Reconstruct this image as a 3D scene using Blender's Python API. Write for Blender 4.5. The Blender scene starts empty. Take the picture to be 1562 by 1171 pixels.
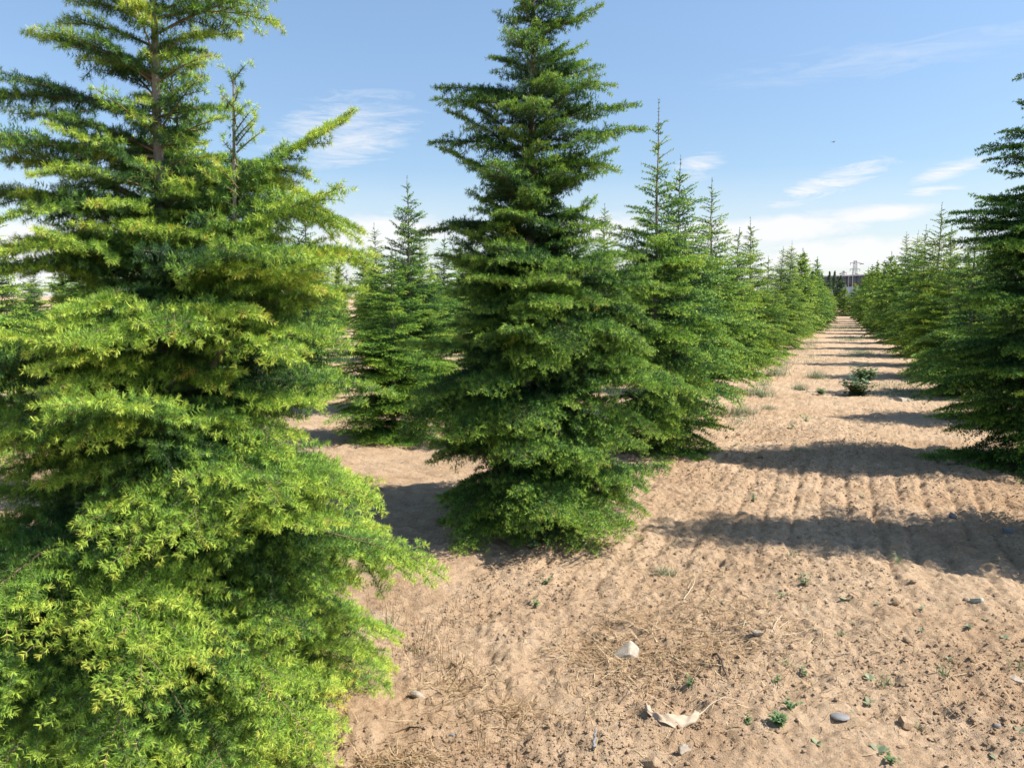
import bpy, math, random
import numpy as np
from math import radians as RAD

scene = bpy.context.scene
COL = scene.collection

# ------------------------------------------------------------------ camera
EYE = 1.6
PITCH = RAD(6.44)
FPX = 1200.0
cam = bpy.data.cameras.new('camera')
cam.sensor_fit = 'HORIZONTAL'; cam.sensor_width = 36.0
cam.lens = 36.0 * FPX / 1562.0
cam.clip_start = 0.05; cam.clip_end = 3000.0
camo = bpy.data.objects.new('camera', cam); COL.objects.link(camo)
camo.location = (0, 0, EYE); camo.rotation_euler = (math.pi / 2 - PITCH, 0, 0)
scene.camera = camo

# ------------------------------------------------------------------ exposure, sun, sky
vs = scene.view_settings
vs.view_transform = 'Standard'; vs.look = 'None'; vs.gamma = 1.0
vs.use_curve_mapping = False
vs.exposure = 0.86
SUN_EL = RAD(48.0)
SUN_AZ = math.atan2(0.99, -0.13)          # clockwise from +Y
sl = bpy.data.lights.new('sun', 'SUN'); sl.energy = 5.0; sl.angle = RAD(0.5); sl.color = (1.0, 0.945, 0.86)
so = bpy.data.objects.new('sun', sl); COL.objects.link(so)
so.rotation_euler = (math.pi / 2 - SUN_EL, 0, math.pi - SUN_AZ)


def ray(px, py):
    a, b = (px - 781.0) / FPX, (585.5 - py) / FPX
    c, s = math.cos(PITCH), math.sin(PITCH)
    return np.array([a, c + b * s, -s + b * c])


def gp(px, py):
    d = ray(px, py); t = EYE / -d[2]
    return d[0] * t, d[1] * t


def make_sky():
    w = bpy.data.worlds.new('World'); scene.world = w; w.use_nodes = True
    nt = w.node_tree; N = nt.nodes; L = nt.links
    for n in list(N): N.remove(n)
    out = N.new('ShaderNodeOutputWorld')
    sky = N.new('ShaderNodeTexSky'); sky.sky_type = 'NISHITA'; sky.sun_disc = False
    sky.sun_elevation = SUN_EL; sky.sun_rotation = SUN_AZ
    sky.altitude = 900; sky.air_density = 1.0; sky.dust_density = 0.6; sky.ozone_density = 2.2
    bg = N.new('ShaderNodeBackground'); bg.inputs[1].default_value = 0.122
    cl = N.new('ShaderNodeBackground'); cl.inputs[0].default_value = (0.98, 0.985, 1.0, 1); cl.inputs[1].default_value = 0.56
    mix = N.new('ShaderNodeMixShader')
    hs = N.new('ShaderNodeHueSaturation'); hs.inputs['Saturation'].default_value = .97; hs.inputs['Hue'].default_value = .496
    L.new(sky.outputs[0], hs.inputs['Color']); L.new(bg.outputs[0], mix.inputs[1]); L.new(cl.outputs[0], mix.inputs[2])
    L.new(mix.outputs[0], out.inputs[0])
    tc = N.new('ShaderNodeTexCoord'); sep = N.new('ShaderNodeSeparateXYZ'); L.new(tc.outputs['Generated'], sep.inputs[0])

    def M(op, a, b=None, c=None, clamp=False):
        n = N.new('ShaderNodeMath'); n.operation = op; n.use_clamp = clamp
        for i, v in enumerate((a, b, c)):
            if v is None: continue
            if isinstance(v, (int, float)): n.inputs[i].default_value = v
            else: L.new(v, n.inputs[i])
        return n.outputs[0]
    az = M('ARCTAN2', sep.outputs[0], sep.outputs[1]); el = M('ARCSINE', sep.outputs[2])
    dim = N.new('ShaderNodeMapRange'); dim.inputs[1].default_value = 0.0; dim.inputs[2].default_value = .55; dim.inputs[3].default_value = .60; dim.inputs[4].default_value = 1.12
    L.new(el, dim.inputs[0]); vm = N.new('ShaderNodeVectorMath'); vm.operation = 'SCALE'
    L.new(hs.outputs[0], vm.inputs[0]); L.new(dim.outputs[0], vm.inputs['Scale']); L.new(vm.outputs[0], bg.inputs[0])
    comb = N.new('ShaderNodeCombineXYZ'); L.new(az, comb.inputs[0]); L.new(el, comb.inputs[1])

    def noise(scale, sx, sy, detail, rough, dist=0.0, off=0.0, rot=0.0):
        mp = N.new('ShaderNodeMapping'); L.new(comb.outputs[0], mp.inputs[0])
        mp.inputs['Scale'].default_value = (sx, sy, 1); mp.inputs['Location'].default_value = (off, off * .7, off)
        mp.inputs['Rotation'].default_value = (0, 0, rot)
        n = N.new('ShaderNodeTexNoise'); n.inputs['Scale'].default_value = scale; n.inputs['Detail'].default_value = detail
        n.inputs['Roughness'].default_value = rough; n.inputs['Distortion'].default_value = dist
        L.new(mp.outputs[0], n.inputs['Vector']); return n.outputs[0]
    wisp = noise(11, 1.0, 6.5, 9, .68, 1.2, 3.1, -0.25)
    puff = noise(15, 1.0, 2.6, 9, .62, .4, 9.3)
    total = None
    # (px, py, half width px, half height px, tilt, strength, kind)
    clouds = [(545, 214, 105, 42, .38, .95, 'w'), (1265, 279, 100, 24, .30, 1.6, 'w'), (1445, 262, 64, 15, .25, 1.3, 'w'),
              (1420, 292, 70, 11, .12, 1.1, 'w'), (1350, 90, 260, 26, .05, .32, 'w'), (1060, 258, 48, 24, .2, 1.1, 'w'),
              (1200, 350, 150, 26, .05, 1.3, 'p'), (1330, 328, 95, 15, .06, 1.2, 'p'), (1090, 362, 120, 28, .0, 1.3, 'p'), (1300, 385, 220, 30, 0, 1.3, 'p'),
              (920, 350, 90, 28, .0, 1.4, 'p'), (590, 360, 140, 38, .0, 1.4, 'p'), (520, 190, 130, 50, .3, .8, 'w'), (90, 395, 220, 55, .0, 1.5, 'p'), (-350, 330, 260, 60, 0, 1, 'p'),
              (1900, 300, 260, 50, 0, 1, 'p')]
    for (px, py, rw, rh, tilt, st, kind) in clouds:
        d = ray(px, py); d = d / np.linalg.norm(d)
        a0, e0 = math.atan2(d[0], d[1]), math.asin(d[2])
        dx = M('SUBTRACT', az, a0); dy = M('SUBTRACT', el, e0)
        ct, sn = math.cos(tilt), math.sin(tilt)
        xx = M('ADD', M('MULTIPLY', dx, ct * FPX / rw), M('MULTIPLY', dy, sn * FPX / rw))
        yy = M('ADD', M('MULTIPLY', dx, -sn * FPX / rh), M('MULTIPLY', dy, ct * FPX / rh))
        r2 = M('ADD', M('MULTIPLY', xx, xx), M('MULTIPLY', yy, yy))
        fall = M('SUBTRACT', 1.0, M('MULTIPLY', r2, .55), clamp=True)
        nz = wisp if kind == 'w' else puff
        m = M('ADD', M('MULTIPLY', fall, 1.25), M('SUBTRACT', M('MULTIPLY', nz, 2.6 if kind == 'w' else 2.2), 2.05 if kind == 'w' else 1.30))
        m = M('MULTIPLY', M('MULTIPLY', M('MAXIMUM', m, 0.0), fall), st, clamp=True)
        total = m if total is None else M('MAXIMUM', total, m)
    # thin bright veil towards the horizon
    veil = M('SUBTRACT', 1.0, M('DIVIDE', M('ABSOLUTE', el), 0.15), clamp=True)
    veil = M('MULTIPLY', M('POWER', veil, 0.9), M('ADD', .5, M('MULTIPLY', puff, .6)), clamp=True)
    total = M('MAXIMUM', total, M('MULTIPLY', veil, .85))
    L.new(M('MULTIPLY', total, .95, clamp=True), mix.inputs[0])


make_sky()

# ------------------------------------------------------------------ small helpers


def tag(o, label, cat, group=None):
    o['label'] = label; o['category'] = cat
    if group: o['group'] = group
    return o


def empty(name, loc, rz=0.0):
    o = bpy.data.objects.new(name, None); COL.objects.link(o)
    o.location = loc; o.rotation_euler = (0, 0, rz); o.empty_display_size = .1
    return o


def mesh_from(name, V, tris=None, quads=None, tone=None, mats=()):
    """V (n,3); tris (a,3) and quads (b,4) index arrays; tone is one value per face (tris first)."""
    me = bpy.data.meshes.new(name)
    V = np.asarray(V, np.float32)
    nt_ = 0 if tris is None else len(tris); nq = 0 if quads is None else len(quads)
    loops = np.concatenate([np.asarray(a, np.int32).ravel() for a in (tris, quads) if a is not None and len(a)])
    starts = np.concatenate([np.arange(nt_, dtype=np.int32) * 3, nt_ * 3 + np.arange(nq, dtype=np.int32) * 4])
    me.vertices.add(len(V)); me.vertices.foreach_set('co', V.ravel())
    me.loops.add(len(loops)); me.loops.foreach_set('vertex_index', loops)
    me.polygons.add(nt_ + nq); me.polygons.foreach_set('loop_start', starts)
    if tone is not None:
        at = me.attributes.new('tone', 'FLOAT', 'FACE'); at.data.foreach_set('value', np.asarray(tone, np.float32))
    me.update(calc_edges=True)
    for m in mats: me.materials.append(m)
    return me


def link_mesh(name, me, parent=None, smooth=False):
    o = bpy.data.objects.new(name, me); COL.objects.link(o)
    if parent is not None: o.parent = parent
    if smooth: me.polygons.foreach_set('use_smooth', np.ones(len(me.polygons), bool))
    return o


def tubes(paths, sides=6):
    """paths: list of (points (k,3), radii (k,)). One vertex and one quad array for all of them."""
    Vs, Qs, base = [], [], 0
    ang = np.linspace(0, 2 * math.pi, sides, endpoint=False)
    for P, r in paths:
        P = np.asarray(P, float); r = np.asarray(r, float); k = len(P)
        T = np.gradient(P, axis=0); T /= np.linalg.norm(T, axis=1)[:, None] + 1e-9
        ref = np.array([0, 0, 1.0]) if abs(T[:, 2]).mean() < .8 else np.array([1.0, 0, 0])
        A = np.cross(T, ref); A /= np.linalg.norm(A, axis=1)[:, None] + 1e-9
        B = np.cross(T, A)
        ring = P[:, None, :] + r[:, None, None] * (np.cos(ang)[None, :, None] * A[:, None, :] + np.sin(ang)[None, :, None] * B[:, None, :])
        Vs.append(ring.reshape(-1, 3))
        i = np.arange(k - 1)[:, None] * sides; j = np.arange(sides)[None, :]; jn = (j + 1) % sides
        q = np.stack([i + j, i + jn, i + sides + jn, i + sides + j], -1).reshape(-1, 4) + base
        Qs.append(q); base += k * sides
    return np.concatenate(Vs), np.concatenate(Qs)


def hash2(ix, iy, seed):
    h = (ix.astype(np.int64) * 374761393 + iy.astype(np.int64) * 668265263 + seed * 974711) & 0xffffffff
    h = ((h ^ (h >> 13)) * 1274126177) & 0xffffffff
    h = h ^ (h >> 16)
    return (h & 0xffff) / 65535.0


def vnoise(x, y, seed=0):
    ix, iy = np.floor(x), np.floor(y); fx, fy = x - ix, y - iy
    fx = fx * fx * (3 - 2 * fx); fy = fy * fy * (3 - 2 * fy)
    ix = ix.astype(np.int64); iy = iy.astype(np.int64)
    a = hash2(ix, iy, seed); b = hash2(ix + 1, iy, seed); c = hash2(ix, iy + 1, seed); d = hash2(ix + 1, iy + 1, seed)
    return (a * (1 - fx) + b * fx) * (1 - fy) + (c * (1 - fx) + d * fx) * fy


# ------------------------------------------------------------------ materials


class Mat:
    def __init__(s, name, rough=.8):
        s.m = bpy.data.materials.new(name); s.m.use_nodes = True
        s.nt = s.m.node_tree; s.N = s.nt.nodes; s.L = s.nt.links
        s.b = s.N['Principled BSDF']; s.b.inputs['Roughness'].default_value = rough
        s.out = s.N['Material Output']; s.co = None

    def coord(s, kind='Object'):
        if s.co is None:
            n = s.N.new('ShaderNodeTexCoord'); s.co = n.outputs[kind]
        return s.co

    def noise(s, scale, detail=5, rough=.55, dist=0.0, vec=None):
        n = s.N.new('ShaderNodeTexNoise'); n.inputs['Scale'].default_value = scale; n.inputs['Detail'].default_value = detail
        n.inputs['Roughness'].default_value = rough; n.inputs['Distortion'].default_value = dist
        s.L.new(vec or s.coord(), n.inputs['Vector']); return n.outputs[0]

    def ramp(s, fac, stops):
        r = s.N.new('ShaderNodeValToRGB'); e = r.color_ramp.elements
        while len(e) < len(stops): e.new(.5)
        for k, (p, c) in enumerate(stops): e[k].position = p; e[k].color = (*c, 1)
        s.L.new(fac, r.inputs[0]); return r.outputs[0]

    def mix(s, fac, a, b, mode='MIX'):
        n = s.N.new('ShaderNodeMix'); n.data_type = 'RGBA'; n.blend_type = mode
        for sock, v in ((n.inputs['Factor'], fac), (n.inputs[6], a), (n.inputs[7], b)):
            if isinstance(v, (int, float)): sock.default_value = v
            elif isinstance(v, tuple): sock.default_value = (*v, 1)
            else: s.L.new(v, sock)
        return n.outputs[2]

    def bump(s, h, strength, dist):
        n = s.N.new('ShaderNodeBump'); n.inputs['Strength'].default_value = strength; n.inputs['Distance'].default_value = dist
        s.L.new(h, n.inputs['Height']); s.L.new(n.outputs[0], s.b.inputs['Normal']); return n

    def color(s, c):
        if isinstance(c, tuple): s.b.inputs['Base Color'].default_value = (*c, 1)
        else: s.L.new(c, s.b.inputs['Base Color'])
        return s


def simple(name, c1, c2, scale, rough=.85, bump=0.0, bd=.01):
    m = Mat(name, rough); n = m.noise(scale, 6, .6)
    m.color(m.ramp(n, [(.3, c1), (.7, c2)]))
    if bump: m.bump(m.noise(scale * 3, 5, .6), bump, bd)
    return m.m


def foliage_mat(name, stops, trans=.35, varn=.12):
    m = Mat(name, .6)
    at = m.N.new('ShaderNodeAttribute'); at.attribute_name = 'tone'
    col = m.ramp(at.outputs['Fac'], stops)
    oi = m.N.new('ShaderNodeObjectInfo')
    hs = m.N.new('ShaderNodeHueSaturation')
    mr = m.N.new('ShaderNodeMapRange'); mr.inputs[3].default_value = 1 - varn * 1.4; mr.inputs[4].default_value = 1 + varn * 1.4
    m.L.new(oi.outputs['Random'], mr.inputs[0]); m.L.new(mr.outputs[0], hs.inputs['Value'])
    m.L.new(m.mix(1.0, col, oi.outputs['Color'], 'MULTIPLY'), hs.inputs['Color'])
    m.L.new(hs.outputs[0], m.b.inputs['Base Color'])
    m.b.inputs['Specular IOR Level'].default_value = .35
    tr = m.N.new('ShaderNodeBsdfTranslucent'); m.L.new(hs.outputs[0], tr.inputs[0])
    mx = m.N.new('ShaderNodeMixShader'); mx.inputs[0].default_value = trans
    m.L.new(m.b.outputs[0], mx.inputs[1]); m.L.new(tr.outputs[0], mx.inputs[2]); m.L.new(mx.outputs[0], m.out.inputs[0])
    return m.m


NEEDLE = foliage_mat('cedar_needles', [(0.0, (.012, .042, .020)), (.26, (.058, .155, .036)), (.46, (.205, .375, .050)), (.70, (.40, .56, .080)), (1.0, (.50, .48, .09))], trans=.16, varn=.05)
WEEDM = foliage_mat('weed_leaves', [(0.0, (.05, .11, .045)), (.5, (.115, .20, .075)), (1.0, (.22, .31, .13))], trans=.3, varn=.08)
GREYWEED = foliage_mat('grey_weed_leaves', [(0.0, (.10, .14, .08)), (.5, (.19, .24, .14)), (1.0, (.34, .36, .2))], trans=.25, varn=.08)
STRAWM = foliage_mat('straw', [(0.0, (.10, .06, .03)), (.4, (.26, .16, .08)), (.7, (.46, .32, .17)), (1.0, (.66, .53, .32))], trans=.15, varn=.0)
POPLARM = foliage_mat('poplar_leaves', [(0.0, (.05, .10, .05)), (.5, (.10, .18, .08)), (1.0, (.18, .27, .11))], trans=.3)


def bark_mat():
    m = Mat('cedar_bark', .9)
    mp = m.N.new('ShaderNodeMapping'); mp.inputs['Scale'].default_value = (1, 1, .35); m.L.new(m.coord(), mp.inputs[0])
    n = m.noise(38, 6, .65, .4, mp.outputs[0]); n2 = m.noise(6, 3, .5)
    c = m.ramp(n, [(.25, (.10, .075, .055)), (.55, (.25, .20, .16)), (.8, (.40, .35, .29))])
    m.color(m.mix(n2, c, m.mix(.5, c, (.30, .27, .22))))
    m.bump(n, .6, .006); return m.m


BARK = bark_mat()
TWIG = simple('twig_bark', (.13, .085, .05), (.26, .18, .11), 30)

# ------------------------------------------------------------------ ground
TH = RAD(23.0)
CT, ST = math.cos(TH), math.sin(TH)


def uv2xy(u, v): return u * CT + v * ST, -u * ST + v * CT
def xy2uv(x, y): return x * CT - y * ST, x * ST + y * CT


def ground_h(x, y):
    x = np.asarray(x, float); y = np.asarray(y, float)
    u, v = xy2uv(x, y); d = np.hypot(x, y)
    fade = np.clip(1.25 - d / 40.0, 0.12, 1.0)
    wob = .11 * (vnoise(u * .9, v * .45, 3) - .5) + .03 * (vnoise(u * 5, v * 2.2, 4) - .5)
    ph = (u + wob) / .192
    tri = np.abs((ph % 1.0) - .5) * 2
    fm = np.clip(vnoise(u * .8 + 9, v * .5, 5) * 2.2 - .45, 0.05, 1.0) * np.clip(1.5 - np.abs(v - 5.6) / 3.6, .16, 1)
    near_rough = np.clip((4.9 - v) / 1.6, 0, 1) * np.clip((.7 - u) / .5, 0, 1)      # trampled patch by the nearest cedar
    fm = fm * (1 - .8 * near_rough)
    h = .027 * fm * (np.minimum(1, tri * 2.1) ** .8 - .75) * (.25 + 1.3 * vnoise(u * 6, v * 3.6, 8))
    # a wheel track running down the lane
    tr = np.exp(-((u - 1.02 + .05 * np.sin(v * 1.3)) / .09) ** 2) * np.clip((6.5 - v) / 2, 0, 1)
    h = h - .05 * tr
    h = h + .05 * (vnoise(x * 1.1, y * 1.1, 11) - .5) + .03 * (vnoise(x * 3.2, y * 3.2, 12) - .5)
    n3 = vnoise(x * 9, y * 9, 13); h = h + .040 * (n3 - .5)
    n4 = vnoise(x * 21, y * 21, 14); h = h + .024 * np.abs(n4 - .5) * fade * 1.2
    near = np.clip(1.3 - d / 20.0, 0, 1)
    h = h + near * (.020 * (vnoise(x * 43, y * 43, 15) - .5) + .008 * (vnoise(x * 80, y * 80, 16) - .5))
    rough = vnoise(x * 1.7 + 5, y * 1.7, 17)
    h = h + near * .022 * np.clip(rough - .55, 0, 1) * (vnoise(x * 30, y * 30, 18)) * 1.6
    h = h * fade
    return h + .0


def gz(x, y): return float(ground_h(np.array([x]), np.array([y]))[0])


def axis_pts(lo, hi, step, far_lo, far_hi, growth):
    mid = list(np.arange(lo, hi, step))
    s, p, up = step, mid[-1], []
    while p < far_hi:
        s *= growth; p += s; up.append(p)
    s, p, dn = step, lo, []
    while p > far_lo:
        s *= growth; p -= s; dn.append(p)
    return np.array(dn[::-1] + mid + up)


def build_ground():
    us = axis_pts(-1.7, 3.0, .0115, -900, 900, 1.035)
    vs_ = axis_pts(1.6, 6.6, .0115, -60, 1500, 1.011)
    U, Vv = np.meshgrid(us, vs_)
    X, Y = uv2xy(U, Vv)
    Z = ground_h(X, Y)
    ny, nx = U.shape
    V = np.stack([X, Y, Z], -1).reshape(-1, 3)
    i = (np.arange(ny - 1)[:, None] * nx + np.arange(nx - 1)[None, :]).ravel()
    Q = np.stack([i, i + 1, i + nx + 1, i + nx], -1)
    m = Mat('tilled_soil', .95)
    g = m.N.new('ShaderNodeNewGeometry'); m.co = g.outputs['Position']
    n1 = m.noise(1.1, 4, .55); n2 = m.noise(9, 6, .65); n3 = m.noise(55, 5, .7); n4 = m.noise(210, 3, .6); n0 = m.noise(.25, 3, .5)
    base = m.ramp(n2, [(.28, (.375, .250, .150)), (.5, (.490, .343, .216)), (.72, (.56, .412, .274))])
    moist = m.ramp(n1, [(.38, (.84, .79, .74)), (.56, (1, 1, 1))])
    c = m.mix(1.0, base, moist, 'MULTIPLY')
    c = m.mix(m.ramp(n3, [(.5, (0, 0, 0)), (.68, (.8, .8, .8))]), c, (.28, .175, .105))  # brown crumb specks, contrast raised to stand for tiny crumb shadows
    c = m.mix(m.ramp(n4, [(.56, (0, 0, 0)), (.70, (.55, .55, .55))]), c, (.54, .42, .30))
    c = m.mix(m.ramp(n0, [(.35, (0, 0, 0)), (.7, (.35, .35, .35))]), c, (.47, .36, .24))
    m.color(c)
    m.b.inputs['Specular IOR Level'].default_value = .12
    h = m.mix(.5, m.noise(70, 6, .72), m.noise(190, 4, .7))
    b1 = m.bump(h, 1.0, .016); b2 = m.N.new('ShaderNodeBump'); b2.inputs['Strength'].default_value = .8; b2.inputs['Distance'].default_value = .035
    m.L.new(m.noise(17, 5, .65), b2.inputs['Height']); m.L.new(b2.outputs[0], b1.inputs['Normal'])
    me = mesh_from('ground', V, quads=Q, mats=(m.m,))
    o = link_mesh('ground', me, smooth=True)
    o['kind'] = 'structure'
    return m.m


SOIL = build_ground()

# ------------------------------------------------------------------ cedars
LODS = {
    #     len    width  ds    K  s2    s3    tube sides
    0: (.0185, .00125, .0120, 19, .027, .027, 6),
    1: (.0215, .0026, .0175, 11, .027, .030, 5),
    2: (.027, .0060, .024, 7, .031, .035, 5),
    3: (.032, .0110, .034, 4, .038, .042, 4),
    4: (.055, .0260, .060, 4, .060, .000, 3),
}


def norm(a): return a / (np.linalg.norm(a, axis=-1, keepdims=True) + 1e-9)


def grow_cedar(seed, H, prof, lod, r0=.042, bare_from=9.0, e_low=-4, e_mid=12, e_top=42, droop=26, tier=.125, per=9.0,
               heroes=(), side_stem=None, gap=.25, skirt=.06, tone_shift=0.0, thin=(.55, .8, .95), thin_to=(1.0, .62, .34), weak_lo=.52, zj=.20, ej=8):
    """Returns trunk mesh data and crown mesh data. prof(z, az) is the reach of the branches."""
    g = np.random.default_rng(seed)
    ln, wd, ds, K, s2, s3, sides = LODS[lod]
    # trunk
    tz = np.linspace(0, H, 22)
    wx = np.cumsum(g.normal(0, .006, 22)); wy = np.cumsum(g.normal(0, .006, 22))
    TX = np.stack([wx - wx[0], wy - wy[0], tz - .05 * (tz == 0)], -1)
    tr = np.interp(tz, [0, .1, H * .75, H], [r0 * 1.25, r0, r0 * .30, .003])
    trunk_paths = [(TX, tr)]

    def on_trunk(z): return np.array([np.interp(z, tz, TX[:, 0]), np.interp(z, tz, TX[:, 1]), z])
    stems = [(on_trunk, 0.0, H, prof, 1.0)]
    specs = []                        # z, az, length, e0, droop, start point
    z = skirt
    while z < H * .955:
        f = z / H
        n = max(2, int(g.normal(per, 1.0) * np.interp(f, thin, thin_to)))
        a0 = g.uniform(0, 6.283)
        weak = g.random() < gap
        sect = np.where(g.random(8) < .45, g.uniform(.90, 1.10, 8), g.uniform(weak_lo, .88, 8))
        for k in range(n):
            az = a0 + k * 6.283 / n + g.normal(0, .35)
            zz = z + g.normal(0, tier * zj)
            if zz < .03 or zz > H * .99: continue
            e0 = np.interp(f, [0, .35, 1], [e_low, e_mid, e_top]) + g.normal(0, ej)
            L = prof(zz, az) * sect[int((az % 6.2832) / 6.2832 * 8) % 8] * g.uniform(.80, 1.05) * (.80 if weak else 1.0)
            L = max(L, .045)
            specs.append((on_trunk(zz), az, L, e0, droop * g.uniform(.6, 1.4), zz))
        z += tier * g.uniform(.75, 1.3) * (1.0 if f < .7 else .72)
    for (zz, az, L, e0, dr) in heroes: specs.append((on_trunk(zz), RAD(az), L, e0, dr, zz))
    if side_stem:
        bx, by, z0, z1 = side_stem
        n = 14; zs = np.linspace(z0, z1, n); b = on_trunk(z0 - .3)
        P = np.stack([np.linspace(bx * .9, bx, n), np.linspace(by * .9, by, n), zs], -1)
        P = np.vstack([[b], [[bx * .55, by * .55, z0 - .16]], P])
        trunk_paths.append((P, np.linspace(.013, .003, n + 2)))
        for zz in np.arange(z0 + .02, z1, .024):
            f = (zz - z0) / (z1 - z0)
            specs.append((np.array([bx, by, zz]), g.uniform(0, 6.28), np.interp(f, [0, 1], [.22, .06]) * g.uniform(.6, 1.1), np.interp(f, [0, 1], [10, 55]), 20, 2.0))
    # branches -> shoots (P0, D, len, sag, tone, density)
    S_P, S_D, S_L, S_Q, S_T, S_K, S_O = [], [], [], [], [], [], []
    limb_paths = []
    for (p0, az, L, e0, dr, zz) in specs:
        m = 9
        t = np.linspace(0, 1, m)
        bare = zz > bare_from
        el = np.radians(e0 - dr * (t ** 1.3) * (L / .8) ** .5 + g.normal(0, 3))
        azs = az + g.normal(0, .10) * t + g.normal(0, .05, m).cumsum() * .6
        dirs = np.stack([np.cos(el) * np.cos(azs), np.cos(el) * np.sin(azs), np.sin(el)], -1)
        P = p0 + np.concatenate([[np.zeros(3)], np.cumsum(dirs[:-1] * (L / (m - 1)), axis=0)])
        P[:, 2] = np.maximum(P[:, 2], .03)
        rb = np.clip(.003 + .006 * L, .002, .009)
        limb_paths.append((P, np.linspace(rb, .0012, m)))
        T = norm(np.gradient(P, axis=0))
        bt = float(np.clip(g.normal(.42, .055) + tone_shift, .12, .75))      # branch colour
        # leader part of the branch itself
        i0 = 1 if L < .3 else 2
        for k in range(i0, m - 1):
            S_P.append(P[k][None]); S_D.append(norm(P[k + 1] - P[k])[None]); S_L.append(np.array([np.linalg.norm(P[k + 1] - P[k])]))
            S_Q.append(np.zeros(1)); S_T.append(np.array([bt + (.3 if k == m - 2 else 0)])); S_K.append(np.array([.55 if bare else 1.0])); S_O.append(np.array([k / (m - 2)]))
        n2 = int(L * .9 / s2)
        if n2 < 2: continue
        if bare: n2 = max(2, int(n2 * .55))
        t2 = np.linspace(.07 if L > .35 else .16, .985, n2) + g.normal(0, .008, n2)
        t2 = np.clip(t2, .05, .99)
        idx = t2 * (m - 1); lo = np.floor(idx).astype(int).clip(0, m - 2); fr = (idx - lo)[:, None]
        Q0 = P[lo] * (1 - fr) + P[lo + 1] * fr; TT = norm(T[lo] * (1 - fr) + T[lo + 1] * fr)
        side = np.where(np.arange(n2) % 2 == 0, 1.0, -1.0)[:, None]
        SS = norm(np.cross(TT, np.array([0, 0, 1.0]))) * side
        NN = np.cross(TT, SS) * side
        NN = np.where(NN[:, 2:3] < 0, -NN, NN)
        phi = np.radians(np.interp(t2, [0, 1], [66, 38]) + g.normal(0, 9, n2))[:, None]
        up = g.normal(.0, .13, n2)[:, None]
        D2 = norm(np.cos(phi) * TT + np.sin(phi) * SS + up * NN)
        l2 = L * .54 * np.clip(t2 / .30, .25, 1) * np.clip(1.06 - t2, 0, 1) ** .75 * g.uniform(.65, 1.15, n2)
        l2 = np.clip(l2, .028, .40)
        if bare: l2 = np.clip(l2 * .55, .02, .12)
        q2 = -.9 * g.uniform(.1, 1.6, n2)
        out2 = np.clip((t2 - .12) / .55, 0, 1)
        tn2 = bt - .20 + .25 * out2 + g.normal(0, .05, n2) + np.where(g.random(n2) < .006, .45, 0)  # older inner shoots darker, with the crown's inner shade deepened in the tone
        S_P.append(Q0); S_D.append(D2); S_L.append(l2); S_Q.append(q2); S_T.append(tn2); S_K.append(np.full(n2, .6 if bare else 1.0)); S_O.append(np.clip(out2 + .25, 0, 1))
        if lod <= 1:
            for k in range(0, n2):
                if l2[k] > .07:
                    ss = np.linspace(0, l2[k], 4)[:, None]
                    pp = Q0[k] + D2[k] * ss + np.array([0, 0, 1.0]) * q2[k] * ss ** 2
                    limb_paths.append((pp, np.linspace(.0022, .0009, 4)))
        if s3 > 0 and not bare:
            cnt = np.maximum((l2 / s3).astype(int), 0)
            if cnt.sum() == 0: continue
            r = np.repeat(np.arange(n2), cnt)
            kk = np.concatenate([np.arange(c) for c in cnt])
            s = (kk + .6 + g.uniform(-.25, .25, len(r))) * s3
            s = np.minimum(s, l2[r] * .97)
            P3 = Q0[r] + D2[r] * s[:, None]; P3[:, 2] += q2[r] * s ** 2
            sd = np.where((kk + r) % 2 == 0, 1.0, -1.0)[:, None]
            N3 = np.cross(D2[r], NN[r])
            ph = np.radians(g.normal(50, 11, len(r)))[:, None]
            D3 = norm(np.cos(ph) * D2[r] + np.sin(ph) * sd * norm(N3) + g.normal(.0, .18, len(r))[:, None] * NN[r])
            l3 = np.clip(.55 * (l2[r] - s) * g.uniform(.5, 1.2, len(r)) + .018, .018, .13)
            S_P.append(P3); S_D.append(D3); S_L.append(l3); S_Q.append(-.5 * g.uniform(0, 1.4, len(r))); S_T.append(tn2[r] + g.normal(.02, .05, len(r))); S_K.append(np.ones(len(r))); S_O.append(np.clip(.15 + .85 * out2[r] * np.clip(s / (l2[r] * .7), .2, 1), 0, 1))
    # trunk top needles
    for zz in np.arange(H * .72, H, .04):
        S_P.append(on_trunk(zz)[None]); S_D.append(np.array([[0, 0, 1.0]])); S_L.append(np.array([.04])); S_Q.append(np.zeros(1)); S_T.append(np.array([.30])); S_K.append(np.array([.5])); S_O.append(np.array([.4]))
    SP, SD, SL, SQ, STn, SK, SO = (np.concatenate(a) for a in (S_P, S_D, S_L, S_Q, S_T, S_K, S_O))
    # rosettes along the shoots
    cnt = np.maximum(1, np.round(SL / ds * SK)).astype(int)
    r = np.repeat(np.arange(len(SL)), cnt); kk = np.concatenate([np.arange(c) for c in cnt])
    s = (kk + g.uniform(.2, .9, len(r))) / cnt[r] * SL[r]
    RP = SP[r] + SD[r] * s[:, None]; RP[:, 2] += SQ[r] * s ** 2
    AX = SD[r].copy(); AX[:, 2] += 2 * SQ[r] * s; AX = norm(AX)
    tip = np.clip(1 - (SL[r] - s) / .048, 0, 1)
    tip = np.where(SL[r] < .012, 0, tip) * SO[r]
    # needles
    rr = np.repeat(np.arange(len(r)), K)
    n = len(rr)
    ax = AX[rr]; tp = tip[rr]
    rnd = norm(g.normal(0, 1, (n, 3)))
    rad = norm(rnd - (rnd * ax).sum(1)[:, None] * ax)
    fwd = g.uniform(.05, .75, n) + tp * g.uniform(.1, .9, n)
    nd = norm(ax * fwd[:, None] + rad)
    nd[:, 2] += .12; nd = norm(nd)
    p = RP[rr] + ax * g.normal(0, ds * .10, n)[:, None]
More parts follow.
